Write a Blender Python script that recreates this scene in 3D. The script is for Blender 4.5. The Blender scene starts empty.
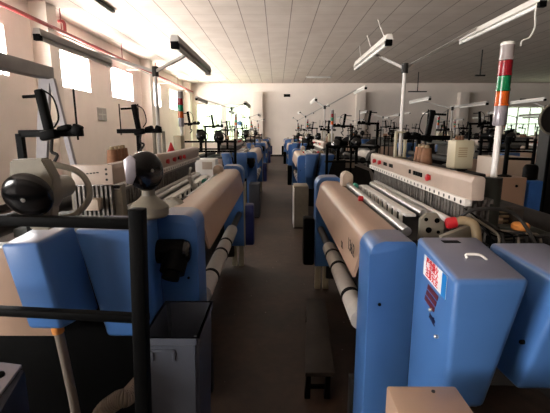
import bpy, bmesh, math, random
from mathutils import Vector, Matrix, Euler
random.seed(7)
C = bpy.context.scene.collection
R = math.radians
PI = math.pi

# ------------------------------------------------------------------ materials
def lin(c):
    c = c / 255.0
    return c / 12.92 if c <= 0.04045 else ((c + 0.055) / 1.055) ** 2.4

def srgb(r, g, b):
    return (lin(r), lin(g), lin(b), 1.0)

def mat(name, col, rough=0.5, metal=0.0, var=0.12, scale=9.0, bump=0.0, spec=0.5, coat=0.0, dirt=None):
    m = bpy.data.materials.new(name)
    m.use_nodes = True
    nt = m.node_tree
    b = nt.nodes['Principled BSDF']
    b.inputs['Roughness'].default_value = rough
    b.inputs['Metallic'].default_value = metal
    b.inputs['Specular IOR Level'].default_value = spec
    b.inputs['Coat Weight'].default_value = coat
    tc = nt.nodes.new('ShaderNodeTexCoord')
    n = nt.nodes.new('ShaderNodeTexNoise')
    n.inputs['Scale'].default_value = scale
    n.inputs['Detail'].default_value = 5
    n.inputs['Roughness'].default_value = 0.6
    nt.links.new(tc.outputs['Object'], n.inputs['Vector'])
    rp = nt.nodes.new('ShaderNodeValToRGB')
    rp.color_ramp.elements[0].position = 0.3
    rp.color_ramp.elements[1].position = 0.72
    k0, k1 = 1 - var, 1 + var * 0.6
    if dirt:
        rp.color_ramp.elements[0].color = srgb(*dirt)
    else:
        rp.color_ramp.elements[0].color = tuple(min(1, c * k0) for c in srgb(*col)[:3]) + (1,)
    rp.color_ramp.elements[1].color = tuple(min(1, c * k1) for c in srgb(*col)[:3]) + (1,)
    nt.links.new(n.outputs['Fac'], rp.inputs['Fac'])
    nt.links.new(rp.outputs['Color'], b.inputs['Base Color'])
    if bump:
        bp = nt.nodes.new('ShaderNodeBump')
        bp.inputs['Strength'].default_value = bump
        bp.inputs['Distance'].default_value = 0.01
        nt.links.new(n.outputs['Fac'], bp.inputs['Height'])
        nt.links.new(bp.outputs['Normal'], b.inputs['Normal'])
    return m

M = {}
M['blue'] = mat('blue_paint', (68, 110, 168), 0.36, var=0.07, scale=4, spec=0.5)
M['blue_dark'] = mat('navy_paint', (26, 36, 92), 0.5, var=0.1)
M['beige'] = mat('beige_enamel', (176, 147, 126), 0.33, var=0.06, scale=5, spec=0.5)
M['cream'] = mat('cream_enamel', (186, 168, 150), 0.45, var=0.06)
M['beam'] = mat('beam_enamel', (178, 160, 146), 0.45, var=0.08)
M['greybeige'] = mat('grey_beige_cast', (128, 121, 107), 0.5, var=0.12, scale=20, bump=0.05)
M['boxgrey'] = mat('box_grey', (176, 166, 140), 0.5, var=0.05)
M['black'] = mat('black_paint', (4, 4, 4), 0.55, var=0.2, spec=0.06)
M['dome'] = mat('black_gloss', (8, 8, 9), 0.2, var=0.1)
M['dark'] = mat('dark_iron', (34, 31, 29), 0.6, metal=0.2, var=0.3, scale=25)
M['darkgreen'] = mat('dark_green_cast', (44, 48, 42), 0.6, var=0.3, scale=20)
M['steel'] = mat('bright_steel', (190, 188, 186), 0.3, metal=0.75, var=0.12, scale=30)
M['white'] = mat('white_enamel', (226, 222, 216), 0.4, var=0.05)
M['whitepole'] = mat('white_pole', (214, 210, 206), 0.35, var=0.05)
M['tube'] = mat('lamp_tube', (240, 238, 234), 0.3, var=0.02)
M['lampgrey'] = mat('grey_metal_and_shade', (184, 180, 176), 0.45, var=0.06)
M['red'] = mat('red_plastic', (186, 24, 34), 0.4, var=0.08)
M['redpipe'] = mat('red_pipe_paint', (150, 60, 62), 0.5, var=0.12)
M['redlens'] = mat('red_lens', (136, 16, 28), 0.25, var=0.05, coat=0.15)
M['greenlens'] = mat('green_lens', (10, 108, 64), 0.25, var=0.05, coat=0.15)
M['amberlens'] = mat('amber_lens', (190, 82, 22), 0.25, var=0.05, coat=0.15)
M['clearlens'] = mat('clear_lens', (150, 140, 138), 0.2, var=0.05, coat=0.15)
M['cone'] = mat('brown_cone', (132, 92, 66), 0.8, var=0.2, scale=40)
M['tan'] = mat('tan_rubber', (142, 122, 92), 0.6, var=0.12, scale=20)
M['orange'] = mat('orange_yarn', (222, 142, 66), 0.75, var=0.12, scale=40)
M['bingrey'] = mat('bin_grey', (66, 70, 80), 0.5, var=0.05, scale=4)
M['hose'] = mat('grey_hose', (120, 108, 96), 0.6, var=0.15)
M['wood'] = mat('worn_wood', (44, 34, 26), 0.75, var=0.3, scale=14)
M['gantry'] = mat('gantry_grey', (158, 154, 158), 0.5, metal=0.1, var=0.08)
M['gantrybeam'] = mat('gantry_beam_grey', (158, 152, 150), 0.55, var=0.1)
M['cloth'] = mat('grey_cloth', (190, 184, 178), 0.85, var=0.08, scale=30)
M['yarn'] = mat('white_yarn', (206, 198, 190), 0.9, var=0.1, scale=60)
M['heald'] = mat('heald_grey', (120, 114, 108), 0.4, metal=0.4, var=0.5, scale=60)
M['cable'] = mat('grey_cable', (130, 120, 106), 0.55, var=0.15)
M['ink'] = mat('black_ink', (36, 28, 26), 0.7, var=0.05)
M['maroon'] = mat('maroon_ink', (92, 22, 38), 0.5, var=0.05)
M['navyink'] = mat('navy_ink', (22, 30, 70), 0.5, var=0.05)
M['sticker'] = mat('white_sticker', (236, 236, 238), 0.4, var=0.02)
M['stickerblue'] = mat('sticker_blue', (30, 128, 206), 0.4, var=0.04)
M['redink'] = mat('red_ink', (212, 30, 44), 0.5, var=0.04)
M['silver'] = mat('silver_film', (150, 144, 150), 0.3, metal=0.3, var=0.08)
M['navyplastic'] = mat('navy_plastic', (20, 22, 36), 0.4, var=0.1)
M['bluebox'] = mat('blue_crate', (40, 100, 180), 0.5, var=0.06)
M['signblue'] = mat('sign_blue', (50, 140, 205), 0.5, var=0.04)
M['teal'] = mat('teal_cap', (60, 150, 130), 0.5, var=0.05)

def sheen_dust(m, col, amount):
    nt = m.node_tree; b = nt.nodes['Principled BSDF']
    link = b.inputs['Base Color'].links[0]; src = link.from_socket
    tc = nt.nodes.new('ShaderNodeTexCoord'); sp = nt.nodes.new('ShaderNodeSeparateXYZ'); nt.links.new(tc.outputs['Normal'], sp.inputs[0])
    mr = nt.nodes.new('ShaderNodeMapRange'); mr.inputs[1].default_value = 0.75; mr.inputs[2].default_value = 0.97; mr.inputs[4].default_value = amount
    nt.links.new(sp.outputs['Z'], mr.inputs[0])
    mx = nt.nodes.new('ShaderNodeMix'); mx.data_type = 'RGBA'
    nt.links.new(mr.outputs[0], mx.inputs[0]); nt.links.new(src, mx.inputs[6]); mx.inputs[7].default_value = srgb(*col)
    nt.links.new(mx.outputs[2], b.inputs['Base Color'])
sheen_dust(M['blue'], (128, 122, 128), 0.75)  # greys upward blue faces: reflected sheen put into the colour, plus lint dust

def perforated(name, zc):
    m = mat(name, (222, 216, 208), 0.4, var=0.05); nt = m.node_tree; b = nt.nodes['Principled BSDF']
    src = b.inputs['Base Color'].links[0].from_socket
    tc = nt.nodes.new('ShaderNodeTexCoord'); sp = nt.nodes.new('ShaderNodeSeparateXYZ'); nt.links.new(tc.outputs['Object'], sp.inputs[0])
    def mth(op, a, v=None):
        n = nt.nodes.new('ShaderNodeMath'); n.operation = op; nt.links.new(a, n.inputs[0])
        if v is not None:
            if isinstance(v, float): n.inputs[1].default_value = v
            else: nt.links.new(v, n.inputs[1])
        return n.outputs[0]
    fy = mth('SUBTRACT', mth('FRACT', mth('DIVIDE', mth('ADD', sp.outputs['Y'], 62.0), 0.062)), 0.5)
    dy = mth('MULTIPLY', fy, 0.062); dz = mth('SUBTRACT', sp.outputs['Z'], zc)
    hole = mth('LESS_THAN', mth('ADD', mth('MULTIPLY', dy, dy), mth('MULTIPLY', dz, dz)), 0.0095 ** 2)
    mx = nt.nodes.new('ShaderNodeMix'); mx.data_type = 'RGBA'
    nt.links.new(hole, mx.inputs[0]); nt.links.new(src, mx.inputs[6]); mx.inputs[7].default_value = srgb(16, 14, 14)
    nt.links.new(mx.outputs[2], b.inputs['Base Color'])
    return m
M['perf_right'] = perforated('perforated_strip_paint', 1.228)
M['perf_left'] = perforated('perforated_strip_enamel', 1.253)

# walls
M['wall'] = mat('wall_plaster', (236, 227, 219), 0.85, var=0.05, scale=1.3, bump=0.03)
M['walldim'] = mat('grey_wall_paint', (120, 110, 102), 0.85, var=0.06, scale=1.3)
M['trimw'] = mat('pilaster_plaster', (228, 219, 210), 0.85, var=0.03, scale=2)
M['winframe'] = mat('window_frame_paint', (216, 212, 206), 0.5, var=0.03)

def floor_mat():
    m = bpy.data.materials.new('worn_concrete'); m.use_nodes = True
    nt = m.node_tree; b = nt.nodes['Principled BSDF']
    tc = nt.nodes.new('ShaderNodeTexCoord')
    n1 = nt.nodes.new('ShaderNodeTexNoise'); n1.inputs['Scale'].default_value = 1.4; n1.inputs['Detail'].default_value = 8
    n2 = nt.nodes.new('ShaderNodeTexNoise'); n2.inputs['Scale'].default_value = 14; n2.inputs['Detail'].default_value = 6
    v = nt.nodes.new('ShaderNodeTexVoronoi'); v.inputs['Scale'].default_value = 9
    for n in (n1, n2, v): nt.links.new(tc.outputs['Object'], n.inputs['Vector'])
    r1 = nt.nodes.new('ShaderNodeValToRGB')
    r1.color_ramp.elements[0].position = 0.32; r1.color_ramp.elements[0].color = srgb(36, 24, 15)
    r1.color_ramp.elements[1].position = 0.7; r1.color_ramp.elements[1].color = srgb(74, 53, 39)
    nt.links.new(n1.outputs['Fac'], r1.inputs['Fac'])
    r2 = nt.nodes.new('ShaderNodeValToRGB')
    r2.color_ramp.elements[0].position = 0.35; r2.color_ramp.elements[0].color = (0.6, 0.58, 0.56, 1)
    r2.color_ramp.elements[1].position = 0.65; r2.color_ramp.elements[1].color = (1, 1, 1, 1)
    nt.links.new(n2.outputs['Fac'], r2.inputs['Fac'])
    mx = nt.nodes.new('ShaderNodeMix'); mx.data_type = 'RGBA'; mx.blend_type = 'MULTIPLY'; mx.inputs['Factor'].default_value = 0.8
    nt.links.new(r1.outputs['Color'], mx.inputs[6]); nt.links.new(r2.outputs['Color'], mx.inputs[7])
    # specks of lint
    r3 = nt.nodes.new('ShaderNodeValToRGB')
    r3.color_ramp.elements[0].position = 0.03; r3.color_ramp.elements[0].color = (1, 1, 1, 1)
    r3.color_ramp.elements[1].position = 0.07; r3.color_ramp.elements[1].color = (0, 0, 0, 1)
    nt.links.new(v.outputs['Distance'], r3.inputs['Fac'])
    mx2 = nt.nodes.new('ShaderNodeMix'); mx2.data_type = 'RGBA'
    ma = nt.nodes.new('ShaderNodeMath'); ma.operation = 'MULTIPLY'; ma.inputs[1].default_value = 0.5
    nt.links.new(r3.outputs['Color'], ma.inputs[0]); nt.links.new(ma.outputs[0], mx2.inputs[0])
    nt.links.new(mx.outputs[2], mx2.inputs[6]); mx2.inputs[7].default_value = srgb(190, 178, 168)
    nt.links.new(mx2.outputs[2], b.inputs['Base Color'])
    b.inputs['Roughness'].default_value = 0.55
    bp = nt.nodes.new('ShaderNodeBump'); bp.inputs['Strength'].default_value = 0.15; bp.inputs['Distance'].default_value = 0.01
    nt.links.new(n2.outputs['Fac'], bp.inputs['Height']); nt.links.new(bp.outputs['Normal'], b.inputs['Normal'])
    return m
M['floor'] = floor_mat()

def ceiling_mat():
    m = bpy.data.materials.new('ceiling_tiles'); m.use_nodes = True
    nt = m.node_tree; b = nt.nodes['Principled BSDF']
    tc = nt.nodes.new('ShaderNodeTexCoord')
    sp = nt.nodes.new('ShaderNodeSeparateXYZ'); nt.links.new(tc.outputs['Object'], sp.inputs[0])
    def line(out, off, w):
        a = nt.nodes.new('ShaderNodeMath'); a.operation = 'ADD'; a.inputs[1].default_value = off + 600
        nt.links.new(out, a.inputs[0])
        d = nt.nodes.new('ShaderNodeMath'); d.operation = 'DIVIDE'; d.inputs[1].default_value = 0.6
        nt.links.new(a.outputs[0], d.inputs[0])
        f = nt.nodes.new('ShaderNodeMath'); f.operation = 'FRACT'; nt.links.new(d.outputs[0], f.inputs[0])
        l = nt.nodes.new('ShaderNodeMath'); l.operation = 'LESS_THAN'; l.inputs[1].default_value = w
        nt.links.new(f.outputs[0], l.inputs[0])
        return l
    lx = line(sp.outputs['X'], 0.28, 0.035)
    ly = line(sp.outputs['Y'], 0.1, 0.02)
    n = nt.nodes.new('ShaderNodeTexNoise'); n.inputs['Scale'].default_value = 1.6; n.inputs['Detail'].default_value = 5
    nt.links.new(tc.outputs['Object'], n.inputs['Vector'])
    rp = nt.nodes.new('ShaderNodeValToRGB')
    rp.color_ramp.elements[0].position = 0.3; rp.color_ramp.elements[0].color = srgb(206, 193, 183)
    rp.color_ramp.elements[1].position = 0.7; rp.color_ramp.elements[1].color = srgb(218, 207, 198)
    nt.links.new(n.outputs['Fac'], rp.inputs['Fac'])
    k = nt.nodes.new('ShaderNodeMath'); k.operation = 'MULTIPLY'; k.inputs[1].default_value = 0.4
    nt.links.new(ly.outputs[0], k.inputs[0])
    k2 = nt.nodes.new('ShaderNodeMath'); k2.operation = 'MULTIPLY'; k2.inputs[1].default_value = 0.8
    nt.links.new(lx.outputs[0], k2.inputs[0])
    mxm = nt.nodes.new('ShaderNodeMath'); mxm.operation = 'MAXIMUM'
    nt.links.new(k.outputs[0], mxm.inputs[0]); nt.links.new(k2.outputs[0], mxm.inputs[1])
    mx = nt.nodes.new('ShaderNodeMix'); mx.data_type = 'RGBA'
    nt.links.new(mxm.outputs[0], mx.inputs[0]); nt.links.new(rp.outputs['Color'], mx.inputs[6])
    mx.inputs[7].default_value = srgb(118, 100, 92)
    nt.links.new(mx.outputs[2], b.inputs['Base Color']); b.inputs['Roughness'].default_value = 0.9
    return m
M['ceiling'] = ceiling_mat()

def glass_mat(name, tint, gloss=0.06):
    m = bpy.data.materials.new(name); m.use_nodes = True
    nt = m.node_tree
    for n in list(nt.nodes):
        if n.type == 'BSDF_PRINCIPLED': nt.nodes.remove(n)
    out = [n for n in nt.nodes if n.type == 'OUTPUT_MATERIAL'][0]
    t = nt.nodes.new('ShaderNodeBsdfTransparent'); t.inputs[0].default_value = tint
    g = nt.nodes.new('ShaderNodeBsdfGlossy'); g.inputs['Roughness'].default_value = 0.05
    mx = nt.nodes.new('ShaderNodeMixShader'); mx.inputs[0].default_value = gloss
    nt.links.new(t.outputs[0], mx.inputs[1]); nt.links.new(g.outputs[0], mx.inputs[2])
    nt.links.new(mx.outputs[0], out.inputs[0])
    return m
M['glass'] = glass_mat('window_glass', (0.97, 0.97, 0.96, 1))
M['greenglass'] = glass_mat('green_tinted_glass', (0.27, 0.30, 0.235, 1))
M['dimglass'] = glass_mat('dim_green_glass', (0.17, 0.19, 0.165, 1))  # even green tint, darker than the other back windows

# ------------------------------------------------------------------ mesh builder
class MB:
    def __init__(self): self.bm = bmesh.new()
    def _bev(self, faces_before, bev, seg=2):
        if bev:
            self.bm.edges.index_update()
            new = [f for f in self.bm.faces if f not in faces_before]
            es = {e for f in new for e in f.edges}
            bmesh.ops.bevel(self.bm, geom=list(es), offset=bev, segments=seg, affect='EDGES', profile=0.5)
    def hexa(self, p, bev=0, seg=2):
        before = set(self.bm.faces) if bev else None
        v = [self.bm.verts.new(q) for q in p]
        for f in ((0, 3, 2, 1), (4, 5, 6, 7), (0, 1, 5, 4), (1, 2, 6, 5), (2, 3, 7, 6), (3, 0, 4, 7)):
            self.bm.faces.new([v[i] for i in f])
        if bev: self._bev(before, bev, seg)
        return self
    def box(self, x0, x1, y0, y1, z0, z1, bev=0, seg=2):
        return self.hexa([(x0, y0, z0), (x1, y0, z0), (x1, y1, z0), (x0, y1, z0),
                          (x0, y0, z1), (x1, y0, z1), (x1, y1, z1), (x0, y1, z1)], bev, seg)
    def rbox(self, c, size, rot=(0, 0, 0), bev=0):
        m = Euler(rot).to_matrix(); c = Vector(c)
        hx, hy, hz = size[0] / 2, size[1] / 2, size[2] / 2
        q = [(-hx, -hy, -hz), (hx, -hy, -hz), (hx, hy, -hz), (-hx, hy, -hz), (-hx, -hy, hz), (hx, -hy, hz), (hx, hy, hz), (-hx, hy, hz)]
        return self.hexa([tuple(c + m @ Vector(a)) for a in q], bev)
    def bar(self, p0, p1, w, h, up=(0, 0, 1), bev=0):
        p0 = Vector(p0); p1 = Vector(p1); d = (p1 - p0).normalized(); up = Vector(up)
        if abs(d.dot(up)) > 0.98: up = Vector((0, 1, 0))
        sx = d.cross(up).normalized() * (w / 2); sz = sx.cross(d).normalized() * (h / 2)
        return self.hexa([tuple(q) for q in (p0 - sx - sz, p0 + sx - sz, p1 + sx - sz, p1 - sx - sz, p0 - sx + sz, p0 + sx + sz, p1 + sx + sz, p1 - sx + sz)], bev)
    def prism_y(self, prof, y0, y1, bev=0):
        before = set(self.bm.faces) if bev else None
        a = [self.bm.verts.new((x, y0, z)) for x, z in prof]; b = [self.bm.verts.new((x, y1, z)) for x, z in prof]
        n = len(prof)
        self.bm.faces.new(a); self.bm.faces.new(b[::-1])
        for i in range(n): self.bm.faces.new([a[i], b[i], b[(i + 1) % n], a[(i + 1) % n]])
        if bev: self._bev(before, bev)
        return self
    def ring(self, c, d, r, seg):
        d = Vector(d).normalized(); up = Vector((0, 0, 1)) if abs(d.z) < 0.9 else Vector((1, 0, 0))
        u = d.cross(up).normalized(); w = u.cross(d)
        return [self.bm.verts.new(Vector(c) + (u * math.cos(2 * PI * i / seg) + w * math.sin(2 * PI * i / seg)) * r) for i in range(seg)]
    def lathe(self, p, d, prof, seg=20):
        p = Vector(p); d = Vector(d).normalized(); prev = None
        for r, h in prof:
            ring = self.ring(p + d * h, d, max(r, 1e-4), seg)
            if prev is None: self.bm.faces.new(ring[::-1])
            else:
                for i in range(seg): self.bm.faces.new([prev[i], prev[(i + 1) % seg], ring[(i + 1) % seg], ring[i]])
            prev = ring
        self.bm.faces.new(prev)
        return self
    def cyl(self, p0, p1, r, seg=16, r2=None):
        p0 = Vector(p0); p1 = Vector(p1); L = (p1 - p0).length
        return self.lathe(p0, p1 - p0, [(r, 0), (r if r2 is None else r2, L)], seg)
    def tube(self, pts, r, seg=10):
        pts = [Vector(p) for p in pts]; prev = None
        for i, p in enumerate(pts):
            d = (pts[min(i + 1, len(pts) - 1)] - pts[max(i - 1, 0)])
            rr = r[i] if isinstance(r, (list, tuple)) else r
            ring = self.ring(p, d, rr, seg)
            if prev is None: self.bm.faces.new(ring[::-1])
            else:
                best = min(range(seg), key=lambda k: sum((ring[(j + k) % seg].co - prev[j].co).length for j in range(0, seg, 3)))
                ring = ring[best:] + ring[:best]
                for j in range(seg): self.bm.faces.new([prev[j], prev[(j + 1) % seg], ring[(j + 1) % seg], ring[j]])
            prev = ring
        self.bm.faces.new(prev)
        return self
    def torus(self, c, d, R0, r, seg=32, sg=10):
        d = Vector(d).normalized(); up = Vector((0, 0, 1)) if abs(d.z) < 0.9 else Vector((1, 0, 0))
        u = d.cross(up).normalized(); w = u.cross(d); c = Vector(c); rings = []
        for i in range(seg):
            a = 2 * PI * i / seg; o = u * math.cos(a) + w * math.sin(a)
            rings.append([self.bm.verts.new(c + o * (R0 + r * math.cos(2 * PI * j / sg)) + d * r * math.sin(2 * PI * j / sg)) for j in range(sg)])
        for i in range(seg):
            for j in range(sg):
                self.bm.faces.new([rings[i][j], rings[(i + 1) % seg][j], rings[(i + 1) % seg][(j + 1) % sg], rings[i][(j + 1) % sg]])
        return self
    def plate_holes(self, *a): return self
    def build(self, name, m, parent=None, s=1, angle=38):
        o_world = WLOC.get(parent.name, Vector()) if parent else Vector()
        for v in self.bm.verts:
            v.co.x *= s
            v.co -= o_world
        bmesh.ops.recalc_face_normals(self.bm, faces=self.bm.faces[:])
        me = bpy.data.meshes.new(name); self.bm.to_mesh(me); self.bm.free()
        for p in me.polygons: p.use_smooth = True
        me.set_sharp_from_angle(angle=R(angle))
        me.materials.append(M[m] if isinstance(m, str) else m)
        o = bpy.data.objects.new(name, me); C.objects.link(o)
        if parent:
            o.parent = parent; WLOC[o.name] = o_world
        return o
WLOC = {}

def bez(pts, n=10):
    """Catmull-Rom through points"""
    P = [Vector(p) for p in pts]; P = [P[0] * 2 - P[1]] + P + [P[-1] * 2 - P[-2]]; out = []
    for i in range(1, len(P) - 2):
        for k in range(n):
            t = k / n
            out.append(0.5 * ((2 * P[i]) + (P[i + 1] - P[i - 1]) * t + (2 * P[i - 1] - 5 * P[i] + 4 * P[i + 1] - P[i + 2]) * t * t + (3 * P[i] - P[i - 1] - 3 * P[i + 1] + P[i + 2]) * t ** 3))
    out.append(P[-2]); return out

def tag(o, label=None, cat=None, group=None, kind=None):
    if label: o['label'] = label
    if cat: o['category'] = cat
    if group: o['group'] = group
    if kind: o['kind'] = kind
    return o

def thing(name, label, cat, loc, group=None):
    o = bpy.data.objects.new(name, None); o.empty_display_size = 0.1
    C.objects.link(o); o.location = loc; WLOC[o.name] = Vector(loc)
    return tag(o, label, cat, group)

KIDS = {}
def copy_tree(o, delta, label=None, group=None, skip=()):
    kids = {}
    for x in bpy.data.objects:
        if x.parent: kids.setdefault(x.parent.name, []).append(x)
    def rec(src, par):
        c = src.copy(); C.objects.link(c)
        if par: c.parent = par
        for ch in kids.get(src.name, []):
            if ch.name.split('.')[0] in skip: continue
            rec(ch, c)
        return c
    r = rec(o, None)
    r.location = Vector(o.location) + Vector(delta)
    if label: r['label'] = label
    if group: r['group'] = group
    return r

def struct(name, mb, m):
    return tag(mb.build(name, m), kind='structure')

# ------------------------------------------------------------------ room shell
XL, XR, YF, YB, H = -5.4, 22.0, -5.5, 24.0, 4.3
struct('floor', MB().box(XL - .3, XR + .3, YF - .3, YB + .3, -0.2, 0), 'floor')
struct('ceiling', MB().box(XL - .3, XR + .3, YF - .3, YB + .3, H, H + 0.2), 'ceiling')

def wall_with_holes(name, axis, pos, thick, a0, a1, holes, m='wall'):
    """axis 'x': wall plane at x=pos running along y ; axis 'y': plane at y=pos running along x"""
    mb = MB(); cuts = sorted(holes); cur = a0
    def bx(b0, b1, z0, z1):
        if b1 - b0 < 1e-4 or z1 - z0 < 1e-4: return
        if axis == 'x': mb.box(min(pos, pos + thick), max(pos, pos + thick), b0, b1, z0, z1)
        else: mb.box(b0, b1, min(pos, pos + thick), max(pos, pos + thick), z0, z1)
    for (h0, h1, z0, z1) in cuts:
        bx(cur, h0, 0, H); bx(h0, h1, 0, z0); bx(h0, h1, z1, H); cur = h1
    bx(cur, a1, 0, H)
    return struct(name, mb, m)

WIN_N = [0]
def window(axis, pos, thick, a0, a1, z0, z1, glass='glass', nm=1, nh=0):
    WIN_N[0] += 1
    mid = pos + thick * 0.6; w = 0.045
    f = MB(); g = MB()
    def bx(mb, b0, b1, c0, c1, d=0.03):
        if axis == 'x': mb.box(mid - d, mid + d, b0, b1, c0, c1)
        else: mb.box(b0, b1, mid - d, mid + d, c0, c1)
    bx(f, a0, a1, z0, z0 + w); bx(f, a0, a1, z1 - w, z1); bx(f, a0, a0 + w, z0 + w, z1 - w); bx(f, a1 - w, a1, z0 + w, z1 - w)
    for i in range(nm):
        c = a0 + (a1 - a0) * (i + 1) / (nm + 1); bx(f, c - w / 2, c + w / 2, z0 + w, z1 - w)
    for i in range(nh):
        c = z0 + (z1 - z0) * (i + 1) / (nh + 1); bx(f, a0 + w, a1 - w, c - w / 2, c + w / 2, 0.028)
    o = struct('window_%d' % WIN_N[0], f, 'winframe')
    bx(g, a0 + w, a1 - w, z0 + w, z1 - w, 0.004)
    g.build('window_pane', glass, o)
    # the opening lets daylight in: a light portal over it
    ld = bpy.data.lights.new('daylight_opening', 'AREA'); ld.shape = 'RECTANGLE'
    ld.cycles.is_portal = True
    lo = bpy.data.objects.new('daylight_opening', ld); C.objects.link(lo)
    out = pos + thick * 1.05
    if axis == 'x':
        ld.size = a1 - a0; ld.size_y = z1 - z0
        lo.location = (out, (a0 + a1) / 2, (z0 + z1) / 2)
        lo.rotation_euler = (PI / 2, 0, -PI / 2 if thick < 0 else PI / 2)
    else:
        ld.size = a1 - a0; ld.size_y = z1 - z0
        lo.location = ((a0 + a1) / 2, out, (z0 + z1) / 2)
        lo.rotation_euler = (-PI / 2 if thick > 0 else PI / 2, 0, 0)
    return o

left_w = [(-3.6, -0.6, 0.9, 2.5)] + [(y, y + 1.9, 2.63, 3.6) for y in ( 6.3, 9.83, 13.25, 16.8, 20.3)]  # first opening is unseen: added behind the camera to light the loom fronts
wall_with_holes('wall_left', 'x', XL, -0.24, YF, YB, left_w)
for h in left_w: window('x', XL, -0.24, *h)
back_w = [(-4.85, -3.3, 0.85, 3.1), (-3.1, -1.6, 0.95, 3.1), (13.75, 15.9, 0.95, 2.95)]
wall_with_holes('wall_back', 'y', YB, 0.24, XL, XR, back_w)
window('y', YB, 0.24, *back_w[0], glass='greenglass', nm=3)
window('y', YB, 0.24, *back_w[1], glass='greenglass', nm=2)
window('y', YB, 0.24, *back_w[2], glass='dimglass', nm=2, nh=1)
front_w = []
wall_with_holes('wall_front', 'y', YF, -0.24, XL, XR, front_w, 'walldim')
for h in front_w: window('y', YF, -0.24, *h, nm=2, nh=1)
struct('wall_right', MB().box(XR, XR + .24, YF, YB, 0, H), 'walldim')
n = 0
for y in (2.1, 9.1, 16.1, 23.2):
    n += 1; struct('trim_%d' % n, MB().box(XL, XL + 0.38, y, y + 0.4, 0, H), 'trimw')
for x in (-1.4, 4.65, 10.7):
    n += 1; struct('trim_%d' % n, MB().box(x, x + 0.55, YB - 0.4, YB, 0, 3.75, 0.01), 'trimw')
for x0, x1, y0, y1, nm in ((XL, XL + .02, YF, YB, 'left'), (XL + .02, XR, YB - .02, YB, 'back')):
    struct('baseboard_' + nm, MB().box(x0, x1, y0, y1, 0, 0.12), 'dark')

# ------------------------------------------------------------------ text
def text_mesh(body, size, bold=0.0, shear=0.0):
    cu = bpy.data.curves.new('lettering', 'FONT'); cu.body = body; cu.size = size; cu.extrude = 0.0006
    cu.offset = bold; cu.shear = shear; cu.align_x = 'CENTER'; cu.align_y = 'CENTER'; cu.space_line = 0.95
    o = bpy.data.objects.new('lettering', cu); C.objects.link(o)
    bpy.context.view_layer.update()
    me = bpy.data.meshes.new_from_object(o.evaluated_get(bpy.context.evaluated_depsgraph_get()))
    bpy.data.objects.remove(o); bpy.data.curves.remove(cu)
    return me
def put_text(name, body, size, m, parent, loc, mat3, bold=0.0, shear=0.0):
    me = text_mesh(body, size, bold, shear)
    me.materials.clear(); me.materials.append(M[m])
    me.transform(Matrix.Translation(Vector(loc) - WLOC[parent.name]) @ mat3.to_4x4())
    o = bpy.data.objects.new(name, me); C.objects.link(o); o.parent = parent; WLOC[o.name] = WLOC[parent.name]
    return o

# ------------------------------------------------------------------ loom
def arc(cx, cz, r, a0, a1, n=6):
    return [(cx + r * math.cos(R(a0 + (a1 - a0) * i / n)), cz + r * math.sin(R(a0 + (a1 - a0) * i / n))) for i in range(n + 1)]

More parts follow.
